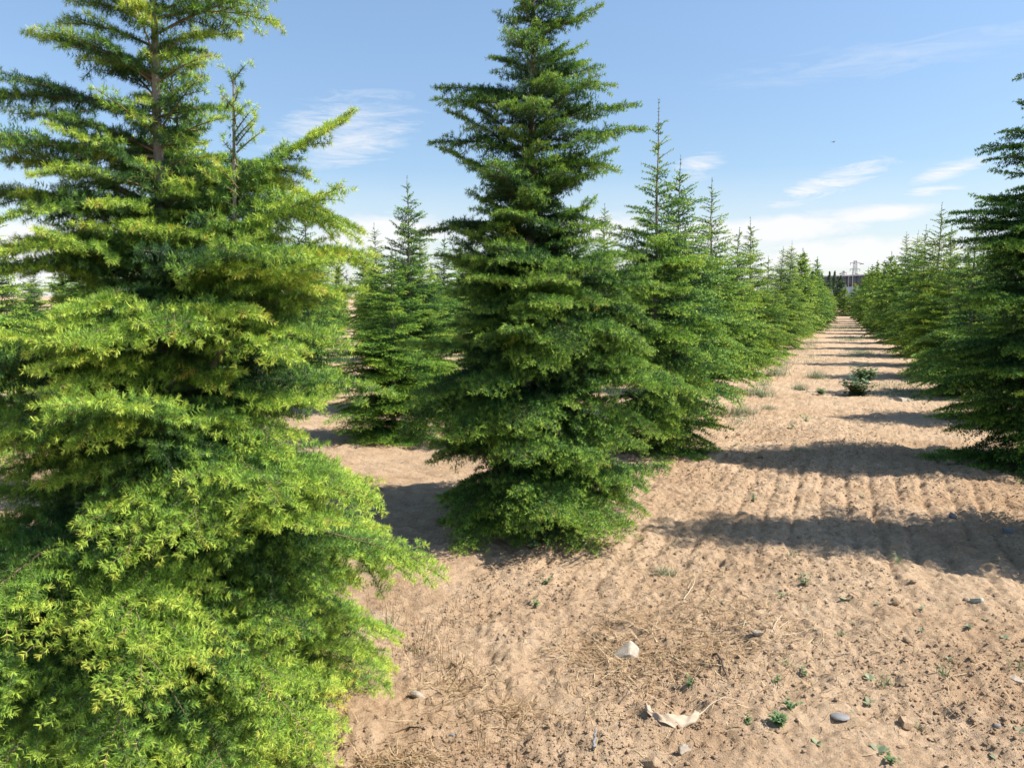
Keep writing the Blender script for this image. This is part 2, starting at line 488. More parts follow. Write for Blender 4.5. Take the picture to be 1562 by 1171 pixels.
    l = ln * g.uniform(.65, 1.12, n)
    ww = wd * .5 * g.uniform(.8, 1.2, n)
    perp = norm(np.cross(nd, np.array([.25, -.05, 1.0]) + g.normal(0, .42, (n, 3))))
    if lod <= 1:                                     # straight, blunt needles
        V = np.empty((n, 4, 3), np.float32)
        V[:, 0] = p + perp * ww[:, None]; V[:, 1] = p - perp * ww[:, None]
        e = p + nd * l[:, None]; V[:, 2] = e - perp * ww[:, None] * .55; V[:, 3] = e + perp * ww[:, None] * .55
    else:
        V = np.empty((n, 3, 3), np.float32)
        V[:, 0] = p + perp * ww[:, None]; V[:, 1] = p - perp * ww[:, None]; V[:, 2] = p + nd * l[:, None]
    V[:, :, 2] = np.maximum(V[:, :, 2], .005)
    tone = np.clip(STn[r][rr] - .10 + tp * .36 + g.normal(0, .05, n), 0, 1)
    return trunk_paths, limb_paths, V.reshape(-1, 3), tone, sides


def cedar_meshes(name, **kw):
    tp, lp, NV, tone, sides = grow_cedar(**kw)
    V, Q = tubes(tp, max(5, sides + 2)); tm = mesh_from(name + '_trunk', V, quads=Q, mats=(BARK,))
    tm.polygons.foreach_set('use_smooth', np.ones(len(tm.polygons), bool))
    V, Q = tubes(lp, 3 if sides < 6 else 4); bm = mesh_from(name + '_limbs', V, quads=Q, mats=(TWIG,))
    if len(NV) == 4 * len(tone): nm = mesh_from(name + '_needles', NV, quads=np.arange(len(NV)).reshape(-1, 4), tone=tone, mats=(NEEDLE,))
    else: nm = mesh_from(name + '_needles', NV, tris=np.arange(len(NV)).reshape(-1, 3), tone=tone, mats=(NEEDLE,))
    print(name, 'needles', len(tone)); return tm, bm, nm


TREE_COUNT = [0]


rg = np.random.default_rng(5)
TINTS = [(1.05, 1.0, .9), (1.15, 1.04, .82), (.76, .84, .80), (.92, .95, .85), (1.25, 1.1, .8), (.70, .82, .78), (1.08, 1.0, .85)]


def place_cedar(meshes, x, y, rz, sc, label, group, sz=None, lean=False, tint=None):
    t = empty('cedar_tree', (x, y, gz(x, y) - .01), rz)
    t.scale = (sc, sc, sz or sc)
    if lean: t.rotation_euler = (rg.normal(0, .022), rg.normal(0, .022), rz)
    tag(t, label, 'tree', group)
    for nm, me in zip(('trunk', 'limbs', 'crown'), meshes):
        o = link_mesh(nm, me, t)
        if nm == 'crown': o.color = (*(tint or TINTS[int(rg.integers(0, len(TINTS)))]), 1)
    TREE_COUNT[0] += 1
    return t


def table(zs, rs, lo=None):
    if lo is None: return lambda z, az: float(np.interp(z, zs, rs))

    def f(z, az):                                    # right side / left side as seen from the lane
        c = (math.cos(az) + 1) / 2
        return float(np.interp(z, zs, rs)) * c + float(np.interp(z, zs, lo)) * (1 - c)
    return f


G_LEFT = 'young cedars in the row left of the dirt lane'
G_RIGHT = 'young cedars in the row right of the dirt lane'
G_BACK = 'young cedars in the rows beyond the left row'
G_OUT = 'young cedars in the rows beyond the right row'

# the nearest cedar, filling the left of the view
base1 = table([0, .1, .35, .72, .95, 1.12, 1.6, 1.97, 2.2, 2.47, 2.72, 3.1, 3.5],
              [.82, .88, .92, 1.0, .96, .86, .74, .70, .64, .54, .44, .28, .05])


def prof1(z, az):                     # shorter boughs on the lane side of its upper half, so the trunk shows there
    k = max(0.0, math.cos(az - RAD(292))) ** 1.5 * float(np.interp(z, [1.75, 1.95, 2.7, 2.9], [0, .60, .60, .2]))
    return base1(z, az) * (1 - k)


L1 = cedar_meshes('near_cedar', seed=11, H=3.55, lod=0, r0=.043,
                  prof=prof1,
                  heroes=[(2.36, 178, .74, 12, 30), (2.22, 190, .82, 6, 14), (2.02, 172, .78, 10, 16), (2.0, 15, .80, 24, -10), (1.88, -8, .74, 18, 0),
                          (1.72, -20, .68, 12, 22), (.80, 2, 1.0, 0, 14), (.92, -14, .98, 4, 16), (.98, 250, .95, 6, 30), (1.30, 245, .80, 16, 60), (1.44, 215, .92, 14, 44), (.86, 285, 1.0, 14, 46), (.80, 228, 1.15, 12, 40), (.52, 262, 1.05, 10, 40), (.46, 318, .9, 8, 36), (1.1, 318, .90, 12, 40), (1.62, 300, .74, 18, 50)],
                  side_stem=(.34, -.16, 1.62, 2.48), tier=.112, per=13.5, droop=42, e_low=6, e_mid=18, e_top=34, gap=.3, thin=(.55, .68, .95), thin_to=(1.0, .58, .32), weak_lo=.62, zj=.34, ej=11)
place_cedar(L1, -1.20, 2.74, 0, .93, 'large cedar nearest to the viewer, its pale trunk showing high above bright yellow-green tips', G_LEFT, tint=(1.13, 1.02, .95))

# the second cedar of that row, a dark tall one standing free
L2 = cedar_meshes('tall_cedar', seed=25, H=4.35, lod=1, r0=.05,
                  prof=table([0, .15, .4, .93, 1.65, 2.0, 2.3, 2.5, 2.75, 2.95, 3.2, 3.58, 3.9, 4.3],
                             [.80, .98, 1.12, 1.12, 1.08, .92, .80, .72, .62, .66, .52, .42, .27, .05],
                             [.74, .86, .92, .94, .94, .90, .80, .68, .48, .56, .42, .28, .20, .05]),
                  heroes=[(2.95, 176, .66, 8, 10), (2.86, 190, .66, 4, 12), (2.56, 175, .70, 14, 30), (2.10, 184, .78, 2, 10), (2.72, 4, .74, 24, 20),
                          (2.62, -6, .76, 14, 10), (3.3, 5, .52, 30, 10), (3.5, -10, .52, 30, 0), (1.66, -5, .95, 10, 12), (1.0, 0, .98, 6, 16), (.36, 2, 1.0, 0, 4),
                          (.85, 262, .86, 10, 40), (1.5, 280, .9, 12, 34), (.80, 230, .75, 12, 34), (.50, 300, .85, 6, 26)],
                  tier=.12, per=12.5, droop=28, e_low=0, e_mid=16, e_top=44, gap=.25, tone_shift=-.03, thin=(.42, .58, .95), thin_to=(1.0, .62, .34), zj=.42, ej=13, weak_lo=.56)
place_cedar(L2, .11, 5.5, 0, 1, 'tall dark cedar standing free in mid view, whose tip is cut by the top edge', G_LEFT, tint=(.84, .88, .82))

# the third, with a bare spindly leader
L3 = cedar_meshes('spindly_cedar', seed=37, H=3.50, lod=2, r0=.035, bare_from=2.75, thin=(.55, .75, .95), thin_to=(1.0, .58, .30), zj=.3,
                  prof=table([0, .15, .5, 1.2, 1.6, 2.0, 2.35, 2.6, 3.0, 3.5], [.66, .82, .92, .88, .78, .62, .46, .32, .20, .03]),
                  tier=.125, per=10.5, droop=30, e_mid=10, e_top=34)
place_cedar(L3, 1.46, 8.0, 0, 1, 'cedar with a tall bare spindly leader just right of the tall dark one', G_LEFT, tint=(1.02, 1.0, .9))

# right row, the two nearest
R1 = cedar_meshes('dark_cedar', seed=41, H=4.6, lod=2, r0=.048, thin=(.5, .65, .95), thin_to=(1.0, .6, .34),
                  prof=table([0, .1, .4, 1.0, 1.6, 2.2, 2.45, 2.7, 3.1, 3.6, 4.0, 4.6], [.85, .98, 1.12, 1.16, 1.04, .90, .92, .70, .60, .52, .36, .05]),
                  heroes=[(2.30, 182, .98, 10, 14), (2.12, 176, .9, 6, 16)], tier=.13, per=11.5, droop=28, e_top=34, tone_shift=-.06)
place_cedar(R1, 4.98, 7.3, 0, 1, 'dark tall cedar rising along the right edge, nearest whole one right of the lane', G_RIGHT, tint=(.76, .84, .80))  # dark tint puts the shaded lane side into the crown colour
R0 = cedar_meshes('shade_cedar', seed=43, H=3.7, lod=2, r0=.045,
                  prof=table([0, .1, .4, 1.0, 1.6, 2.2, 2.7, 3.2, 3.7], [.6, .75, .85, .88, .80, .68, .50, .34, .05]), tier=.13, per=11.5, droop=28, e_top=34)
place_cedar(R0, 4.12, 4.85, .6, 1, 'cedar just beyond the right edge, casting the wide front shadow over the furrows', G_RIGHT)

# variants for everything farther off
MID = []
mid_specs = [
    dict(H=3.40, bare_from=2.85, prof=table([0, .15, .5, 1.2, 1.7, 2.2, 2.6, 3.0, 3.4], [.6, .82, .92, .82, .68, .52, .38, .22, .03])),
    dict(H=3.40, bare_from=9, prof=table([0, .15, .5, 1.2, 1.7, 2.2, 2.7, 3.1, 3.4], [.6, .84, .96, .85, .70, .54, .36, .20, .04])),
    dict(H=3.00, bare_from=2.4, prof=table([0, .15, .5, 1.2, 1.6, 2.0, 2.4, 3.0], [.7, .90, 1.02, .88, .70, .50, .30, .03])),
    dict(H=3.40, bare_from=2.95, prof=table([0, .15, .5, 1.2, 1.7, 2.1, 2.4, 2.8, 3.4], [.6, .86, .98, .85, .66, .50, .46, .26, .03])),
    dict(H=2.70, bare_from=2.15, prof=table([0, .15, .5, 1.2, 1.5, 1.9, 2.3, 2.7], [.75, .92, 1.02, .88, .72, .46, .24, .03])),
    dict(H=3.50, bare_from=2.8, prof=table([0, .15, .5, 1.2, 1.8, 2.2, 2.6, 3.0, 3.5], [.6, .82, .92, .84, .68, .52, .40, .24, .03])),
]
for k, s in enumerate(mid_specs): MID.append(cedar_meshes('mid_cedar', seed=60 + k, lod=3, r0=.036, thin=(.55, .75, .95), thin_to=(1.0, .62 if s['bare_from'] < 9 else .8, .32), zj=.3, ej=10, tier=.13, per=12, droop=30, e_top=32, **s))
FAR = []
for k, s in enumerate(mid_specs): FAR.append(cedar_meshes('far_cedar', seed=80 + k, lod=4, r0=.036, thin=(.55, .75, .95), thin_to=(1.0, .62 if s['bare_from'] < 9 else .8, .32), zj=.3, ej=10, tier=.13, per=13, droop=30, e_top=32, **s))
LOOK = ['long bare tip', 'dense green point', 'low with bare tip', 'stepped pointed top', 'short and bushy', 'ragged see-through tip']
ORD = ['first', 'second', 'third', 'fourth', 'fifth', 'sixth', 'seventh', 'eighth', 'ninth', 'tenth', 'eleventh', 'twelfth', 'thirteenth', 'fourteenth',
       'fifteenth', 'sixteenth', 'seventeenth', 'eighteenth', 'nineteenth', 'twentieth', 'twenty-first', 'twenty-second', 'twenty-third', 'twenty-fourth',
       'twenty-fifth', 'twenty-sixth']

def row_x(perp, d): return (perp + d * ST) / CT


def plant(kind, x, d, sc, label, group, rz=None, wide=1.08):
    pool = MID if d < 27 else FAR
    place_cedar(pool[kind], x, d, rg.uniform(0, 6.28) if rz is None else rz, sc * wide, label, group, sc, True)


B1 = cedar_meshes('bushy_cedar', seed=52, H=3.2, lod=2, r0=.036, thin=(.55, .75, .95), thin_to=(1.0, .7, .34), tier=.125, per=11.5, droop=30, e_top=34,
                  prof=table([0, .15, .5, 1.2, 1.6, 2.0, 2.5, 2.9, 3.2], [.7, .86, .98, .84, .66, .50, .36, .18, .04]))
# left row from the fourth tree on: (kind, depth, lateral shift, scale)
left_row = [(1, 10.5, -.05, 1.0), (5, 13.0, 0, 1.0), (2, 15.6, .02, .97), (3, 18.2, .05, 1.0), (4, 20.9, .12, .98), (2, 23.6, .15, 1.02), (1, 26.4, .22, 1.0),
            (1, 30.5, .3, 1.0), (0, 33.4, .36, 1.02), (4, 36.2, .42, 1.05), (3, 39.2, .5, 1.02), (2, 42, .55, .95), (4, 45, .6, .98), (4, 48, .65, .9), (4, 51, .7, .82), (4, 54, .75, .80)]
for k, (kind, d, sh, sc) in enumerate(left_row):
    plant(kind, row_x(-2.05 + sh, d), d, sc, f'{ORD[k + 3]} cedar along the left side of the lane, {LOOK[kind]}', G_LEFT)
right_row = [(4, 9.9, 0, .95), (2, 12.5, -.02, .95), (2, 15.1, -.05, .98), (5, 17.8, -.05, 1.04), (3, 20.5, -.1, 1.0), (1, 23.3, -.15, 1.02), (0, 26.2, -.18, 1.08), (4, 29.4, -.22, 1.1),
             (1, 32.4, -.3, 1.0), (2, 35.3, -.36, 1.05), (4, 38.3, -.42, 1.1), (3, 41.2, -.5, 1.0), (2, 44.3, -.58, 1.1), (4, 47.5, -.64, 1.12), (1, 50.6, -.7, 1.0), (4, 54, -.78, 1.12)]
for k, (kind, d, sh, sc) in enumerate(right_row):
    plant(kind, row_x(1.86 + sh, d), d, sc, f'{ORD[k + 2]} cedar along the right side of the lane, {LOOK[kind]}', G_RIGHT)
# second, third and fourth rows to the left
place_cedar(B1, -1.33, 8.7, 1.2, .90, 'low bushy cedar seen whole through the gap left of the tall dark one', G_BACK, sz=.66, tint=(1.0, 1.0, .88))
place_cedar(B1, -1.40, 10.9, 4.0, .92, 'slim dark pointed cedar rising behind the low bushy one in the gap', G_BACK, sz=1.0, tint=(.72, .82, .78))
for r_, (perp, d0, n) in enumerate([(-4.75, 6.4, 12), (-7.65, 7.2, 14), (-10.5, 9.0, 13), (-13.4, 13.6, 10), (-16.3, 15.8, 9), (-19.2, 18.4, 9), (-22.1, 21.0, 9), (-25.2, 24.0, 9)]):
    word = ['second', 'third', 'fourth', 'fifth', 'sixth', 'seventh', 'eighth', 'ninth'][r_]
    for k in range(n):
        d = d0 + 2.65 * k + rg.uniform(-.25, .25)
        if r_ == 0 and k == 1: continue
        kind = int(rg.integers(0, 6))
        plant(kind, row_x(perp, d) + rg.uniform(-.12, .12), d, rg.uniform(.82, 1.06), f'{ORD[k]} cedar in the {word} row left of the lane, {LOOK[kind]}', G_BACK)
for r_, (perp, d0, n) in enumerate([(4.75, 14.5, 15), (7.6, 22.0, 12)]):
    word = ['second', 'third'][r_]
    for k in range(n):
        d = d0 + 2.7 * k + rg.uniform(-.25, .25); kind = int(rg.integers(0, 6))
        plant(kind, row_x(perp, d) + rg.uniform(-.12, .12), d, rg.uniform(.92, 1.06), f'{ORD[k]} cedar in the {word} row right of the lane, {LOOK[kind]}', G_OUT)
# trees that close the lane at its far end
for k, (px, d, kind, sc) in enumerate([(1262, 62, 4, .85), (1284, 60, 4, .85), (1300, 61, 4, .98), (1316, 60, 2, 1.02), (1336, 62, 4, 1.15)]):
    plant(kind, (px - 781) / FPX * d, d, sc, f'{ORD[k]} of the dark cedars closing the far end of the lane, counted from the left', 'cedars across the far end of the lane')

# ------------------------------------------------------------------ far background


def box_v(x0, x1, y0, y1, z0, z1):
    V = np.array([[x0, y0, z0], [x1, y0, z0], [x1, y1, z0], [x0, y1, z0], [x0, y0, z1], [x1, y0, z1], [x1, y1, z1], [x0, y1, z1]], float)
    Q = np.array([[0, 3, 2, 1], [4, 5, 6, 7], [0, 1, 5, 4], [1, 2, 6, 5], [2, 3, 7, 6], [3, 0, 4, 7]])
    return V, Q


def boxes(name, lst, mat, parent=None):
    Vs, Qs, b = [], [], 0
    for a in lst:
        V, Q = box_v(*a); Vs.append(V); Qs.append(Q + b); b += 8
    return link_mesh(name, mesh_from(name, np.concatenate(Vs), quads=np.concatenate(Qs), mats=(mat,)), parent)


WHITE = simple('white_cladding', (.62, .65, .66), (.74, .76, .77), .8, .6)
NAVY = simple('dark_cladding', (.075, .08, .10), (.11, .115, .135), 1.5, .5)
STEEL = simple('galvanised_steel', (.22, .23, .24), (.36, .37, .38), 4, .5)
ROOFW = simple('roof_sheet', (.66, .67, .68), (.78, .78, .78), .6, .5)
DARKG = simple('window_glass', (.04, .05, .06), (.07, .08, .1), 2, .15)


def hall():
    # long shed, wall local +x, seen on its -y side
    A = np.array([55.5, 154.0]); B = np.array([76.0, 88.0])
    Ln = float(np.linalg.norm(B - A)); rz = math.atan2(B[1] - A[1], B[0] - A[0])
    t = empty('industrial_hall', (A[0], A[1], 0), rz)
    tag(t, 'long low industrial hall with a dark upper band over white walls, beyond the cedars', 'building')
    boxes('wall', [(0, Ln, 0, 26, -.2, 3.1)] + [(k * 1.2, k * 1.2 + .12, -.06, 0.0, -.2, 3.05) for k in range(1, int(Ln / 1.2))], WHITE, t)
    boxes('dark_band', [(-.04, Ln + .04, -.10, 26.1, 3.1, 4.95)] + [(k * 1.2 + .3, k * 1.2 + .40, -.16, -.10, 3.12, 4.93) for k in range(0, int(Ln / 1.2))], NAVY, t)
    boxes('roof', [(-.3, Ln + .3, -.4, 26.4, 4.95, 5.15)], ROOFW, t)


hall()


def pylon(px, d, top, wdt, label):
    x = (px - 781) / FPX * d
    t = empty('lattice_pylon', (x, d, 0)); tag(t, label, 'pylon', 'pylons above the hall roof')
    paths = []; c = [(-1, -1), (1, -1), (1, 1), (-1, 1)]
    hw = lambda z: wdt * (1 - .68 * z / top)
    for sx, sy in c: paths.append(([(sx * hw(0), sy * hw(0), -.2), (sx * hw(top), sy * hw(top), top)], [.05, .04]))
    zs = np.linspace(0, top, 8)
    for a, b in zip(zs[:-1], zs[1:]):
        for k in range(4):
            p, q = c[k], c[(k + 1) % 4]
            paths.append(([(p[0] * hw(a), p[1] * hw(a), a), (q[0] * hw(b), q[1] * hw(b), b)], [.025, .025]))
            paths.append(([(q[0] * hw(a), q[1] * hw(a), a), (p[0] * hw(b), p[1] * hw(b), b)], [.025, .025]))
            paths.append(([(p[0] * hw(b), p[1] * hw(b), b), (q[0] * hw(b), q[1] * hw(b), b)], [.025, .025]))
    V, Q = tubes(paths, 4); link_mesh('tower', mesh_from('tower', V, quads=Q, mats=(STEEL,)), t)
    for z in (top * .80, top * .95):
        arm = [([(-wdt * 1.5, 0, z), (0, 0, z + .12), (wdt * 1.5, 0, z)], [.04, .06, .04]), ([(-wdt * 1.5, 0, z), (0, 0, z - .25), (wdt * 1.5, 0, z)], [.03, .04, .03])]
        V, Q = tubes(arm, 4); a = link_mesh('cross_arm', mesh_from('cross_arm', V, quads=Q, mats=(STEEL,)), t)
        ins = [([(s * wdt * 1.45, 0, z), (s * wdt * 1.45, 0, z - .5)], [.05, .05]) for s in (-1, 1)]
        V, Q = tubes(ins, 6); link_mesh('insulator', mesh_from('insulator', V, quads=Q, mats=(NAVY,)), a)


pylon(1299, 172, 9.0, .72, 'tallest lattice steel pylon poking above the hall roof over the lane')
pylon(1282, 178, 7.0, .42, 'small lattice steel pylon left of the tall one above the hall roof')


def lamp(px, d, top, label, both):
    x = (px - 781) / FPX * d
    t = empty('street_lamp', (x, d, 0)); tag(t, label, 'street lamp', 'street lamps before the hall')
    V, Q = tubes([([(0, 0, -.2), (0, 0, top * .5), (0, 0, top)], [.06, .05, .035])], 8); link_mesh('pole', mesh_from('pole', V, quads=Q, mats=(STEEL,)), t, True)
    for s in ((-1, 1) if both else (1,)):
        V, Q = tubes([([(0, 0, top - .03), (s * .5, 0, top + .15), (s * 1.1, 0, top + .2)], [.035, .03, .03])], 6)
        a = link_mesh('arm', mesh_from('arm', V, quads=Q, mats=(ROOFW,)), t, True)
        V, Q = tubes([([(s * 1.0, 0, top + .2), (s * 1.15, 0, top + .21), (s * 1.5, 0, top + .2), (s * 1.65, 0, top + .18)], [.02, .10, .12, .03])], 8)
        link_mesh('lamp_head', mesh_from('lamp_head', V, quads=Q, mats=(STEEL,)), a, True)


lamp(1296, 120, 6.1, 'white street lamp with one arm just in front of the pylon', False)
lamp(1290, 135, 5.0, 'shorter white street lamp with two arms left of the pylon', True)


def leaf_cloud(g, centers, radii, n, size):
    k = g.integers(0, len(centers), n)
    off = norm(g.normal(0, 1, (n, 3))) * (g.random(n) ** .45)[:, None]
    p = np.asarray(centers)[k] + off * np.asarray(radii)[k]
    a = norm(g.normal(0, 1, (n, 3))); b = norm(np.cross(a, g.normal(0, 1, (n, 3))))
    s = size * g.uniform(.6, 1.3, n)[:, None]
    V = np.stack([p - a * s, p + b * s * .55, p + a * s, p - b * s * .55], 1).reshape(-1, 3)
    return V, np.arange(n * 4).reshape(-1, 4), np.clip(g.normal(.5, .22, n), 0, 1)


def poplar(px, d, H, r, seed, label):
    g = np.random.default_rng(seed); x = (px - 781) / FPX * d
    t = empty('poplar_tree', (x, d, 0)); tag(t, label, 'tree', 'slim poplars before the hall')
    paths = [([(0, 0, -.2), (.03, 0, H * .5), (0, .02, H * .96)], [.10, .06, .01])]
    cs, rs = [], []
    for k in range(26):
        z = H * (.12 + .86 * k / 25); w = r * math.sin(min(1, (1.02 - z / H) * 1.5) * 1.5) ** .8
        az = g.uniform(0, 6.28); off = w * .45
        cs.append((math.cos(az) * off, math.sin(az) * off, z)); rs.append((w * .6, w * .6, H * .055))
        paths.append(([(0, 0, z - H * .09), (math.cos(az) * off * .5, math.sin(az) * off * .5, z - H * .03), (math.cos(az) * off, math.sin(az) * off, z)], [.03, .02, .008]))
    V, Q = tubes(paths, 5); link_mesh('trunk', mesh_from('trunk', V, quads=Q, mats=(BARK,)), t)
    V, Q, tn = leaf_cloud(g, cs, rs, 5200, .085); link_mesh('crown', mesh_from('crown', V, quads=Q, tone=tn, mats=(POPLARM,)), t)


for k, (px, d, H, r) in enumerate([(1250, 92, 4.0, .7), (1261, 88, 4.1, .42), (1269, 90, 4.2, .45), (1279, 82, 3.5, .8)]):
    poplar(px, d, H, r, 300 + k, ['round-topped tree at the left end of the hall band', 'slimmest poplar in front of the dark hall band', 'tall slim poplar right of the slimmest one before the hall',
                                  'broad pale green tree at the end of the lane below the pylon'][k])


def bird():
    d = 55.0; r = ray(1271, 217); p = np.array([0, 0, EYE]) + r / r[1] * d
    body = [([(-.11, 0, 0), (-.06, 0, .005), (0, 0, .01), (.07, 0, .01), (.11, 0, .012), (.14, 0, .005)], [.006, .022, .032, .024, .018, .003])]
    V, Q = tubes(body, 8)
    o = link_mesh('bird', mesh_from('bird', V, quads=Q, mats=(NAVY,)), None, True)
    o.location = tuple(p); o.rotation_euler = (0, 0, .4)
    tag(o, 'tiny dark bird flying in open blue sky over the lane', 'bird')
    for s in (-1, 1):
        W = np.array([(.05, 0, .02), (.06, s * .12, .05), (.02, s * .26, .03), (-.02, s * .13, .045), (-.05, 0, .02)])
        Vw = np.vstack([W, W - [0, 0, .006]])
        T = np.array([[0, 1, 3], [0, 3, 4], [1, 2, 3], [5, 8, 6], [5, 9, 8], [6, 8, 7]]); E = np.array([[0, 1, 6, 5], [1, 2, 7, 6], [2, 3, 8, 7], [3, 4, 9, 8], [4, 0, 5, 9]])
        link_mesh('wing', mesh_from('wing', Vw, tris=T, quads=E, mats=(NAVY,)), o)


bird()

# ------------------------------------------------------------------ soil clods, straw, grass
ICO_V = None


def ico(sub):
    import bmesh
    bm = bmesh.new(); bmesh.ops.create_icosphere(bm, subdivisions=sub, radius=1.0)
    V = np.array([v.co[:] for v in bm.verts]); T = np.array([[v.index for v in f.verts] for f in bm.faces]); bm.free()
    return V, T


def clods():
    g = np.random.default_rng(77)
    V0 = np.array([(1, 0, 0), (-1, 0, 0), (0, 1, 0), (0, -1, 0), (0, 0, 1), (0, 0, -1.0)])
    T0 = np.array([(0, 2, 4), (2, 1, 4), (1, 3, 4), (3, 0, 4), (2, 0, 5), (1, 2, 5), (3, 1, 5), (0, 3, 5)])
    n = 150000
    v = 1.9 + g.random(n) ** 1.9 * 9; u = g.uniform(-1.9, 3.2, n)
    x, y = uv2xy(u, v)
    dens = vnoise(x * 1.6, y * 1.6, 21)
    keep = dens + g.normal(0, .16, n) > .44
    x, y = x[keep], y[keep]; n = len(x)
    s = .0026 + .0026 * g.pareto(2.3, n); s = np.clip(s, .0026, .011)
    z = ground_h(x, y)
    sc = s[:, None] * g.uniform(.7, 1.25, (n, 3)); sc[:, 2] *= .75
    jit = 1 + g.normal(0, .28, (n, len(V0)))
    V = V0[None] * jit[:, :, None] * sc[:, None, :]
    a = g.uniform(0, 6.28, n); ca, sa = np.cos(a)[:, None], np.sin(a)[:, None]
    V = np.stack([V[..., 0] * ca - V[..., 1] * sa, V[..., 0] * sa + V[..., 1] * ca, V[..., 2]], -1)
    V += np.stack([x, y, z + s * .22], -1)[:, None, :]
    T = (T0[None] + (np.arange(n) * len(V0))[:, None, None]).reshape(-1, 3)
    o = link_mesh('soil_clods', mesh_from('soil_clods', V.reshape(-1, 3), tris=T, mats=(SOIL,)))
    tag(o, 'crumbs and clods of dry brown soil strewn over the tilled ground', 'soil clods'); o['kind'] = 'stuff'


clods()


def strips(P0, D, L, W, bend, g, segs=4, upz=None):
    """thin curved blades: arrays of start, direction, length, width and sideways bend."""
    n = len(L)
    side = norm(np.cross(D, np.array([0, 0, 1.0])) + 1e-5)
    bv = norm(g.normal(0, 1, (n, 3))) * bend[:, None] if upz is None else upz
    ts = np.linspace(0, 1, segs + 1)
    C = P0[:, None] + D[:, None] * (L[:, None] * ts)[..., None] + bv[:, None] * ((L[:, None]) * ts ** 2)[..., None]
    w = W[:, None] * np.clip(1.1 - ts, .12, 1)[None]
    A = C + side[:, None] * w[..., None] * .5; B = C - side[:, None] * w[..., None] * .5
    V = np.stack([A, B], 2).reshape(n, -1, 3)
    k = np.arange(segs) * 2
    q = np.stack([k, k + 1, k + 3, k + 2], -1)
    Q = (q[None] + (np.arange(n) * (segs + 1) * 2)[:, None, None]).reshape(-1, 4)
    return V.reshape(-1, 3), Q, segs


def straw():
    g = np.random.default_rng(99)
    spots = [(1010, 940, 110, 45, 420), (960, 1010, 100, 35, 300), (1120, 950, 80, 40, 240), (900, 985, 70, 35, 140), (700, 1040, 60, 25, 160), (780, 1080, 40, 22, 120),
             (600, 1165, 60, 12, 220), (1090, 1000, 60, 40, 150), (900, 850, 90, 30, 60), (1180, 1000, 120, 60, 160), (1300, 1000, 240, 120, 260), (900, 1080, 260, 80, 220), (1080, 820, 300, 60, 120), (1060, 880, 60, 40, 90)]
    X, Y = [], []
    for (px, py, rx, ry, n) in spots:
        for k in range(int(n * 2.4)):
            a, b = gp(px + g.normal(0, .6) * rx, py + g.normal(0, .6) * ry); X.append(a); Y.append(b)
    n1 = len(X)
    for (tx, ty) in [(-1.2, 2.74), (.10, 5.4), (1.46, 8.0), (4.98, 7.3), (4.12, 4.85), (-1.22, 9.1), (2.2, 10.5)]:
        rr = np.abs(g.normal(0, .55, 700)); aa = g.uniform(0, 6.28, 700); X += list(tx + rr * np.cos(aa)); Y += list(ty + rr * np.sin(aa))
    X = np.array(X); Y = np.array(Y); n = len(X)
    az = g.uniform(0, 6.28, n); D = norm(np.stack([np.cos(az), np.sin(az), g.normal(.06, .15, n)], -1))
    L = np.clip(g.gamma(2.2, .026, n), .015, .18); W = g.uniform(.002, .0048, n)
    P = np.stack([X, Y, ground_h(X, Y) + .004], -1)
    bend = g.uniform(.05, .5, n); bv = norm(g.normal(0, 1, (n, 3)) * [1, 1, .35]) * bend[:, None]
    V, Q, s = strips(P, D, L, W, bend, g, 4, bv)
    gz_ = ground_h(V[:, 0], V[:, 1]); V[:, 2] = np.maximum(V[:, 2], gz_ + .002)
    tn = np.repeat(np.clip(np.where(np.arange(n) < n1, g.normal(.5, .25, n), g.normal(.2, .2, n)), 0, 1), s)
    o = link_mesh('straw_litter', mesh_from('straw_litter', V, quads=Q, tone=tn, mats=(STRAWM,)))
    tag(o, 'dry straw and stalk litter matted over the bare soil around the pale rock', 'straw'); o['kind'] = 'stuff'


straw()


def grass_stuff(name, label, spots, seed, mat, hmin, hmax, wid, lean=.35):
    g = np.random.default_rng(seed); X, Y = [], []
    for (px, py, rx, ry, n) in spots:
        for k in range(n):
            a, b = gp(px + g.normal(0, .5) * rx, py + g.normal(0, .5) * ry); X.append(a); Y.append(b)
    X = np.array(X); Y = np.array(Y); n = len(X); az = g.uniform(0, 6.28, n); ln = np.abs(g.normal(0, lean, n))
    D = norm(np.stack([np.cos(az) * ln, np.sin(az) * ln, np.ones(n)], -1)); L = g.uniform(hmin, hmax, n)
    bv = np.stack([np.cos(az), np.sin(az), -np.ones(n) * .5], -1) * g.uniform(.05, .45, n)[:, None]
    P = np.stack([X, Y, ground_h(X, Y) - .004], -1)
    V, Q, s = strips(P, D, L, np.full(n, wid) * g.uniform(.6, 1.3, n), None, g, 4, bv)
    o = link_mesh(name, mesh_from(name, V, quads=Q, tone=np.repeat(np.clip(g.normal(.5, .25, n), 0, 1), s), mats=(mat,)))
    tag(o, label, 'grass'); o['kind'] = 'stuff'


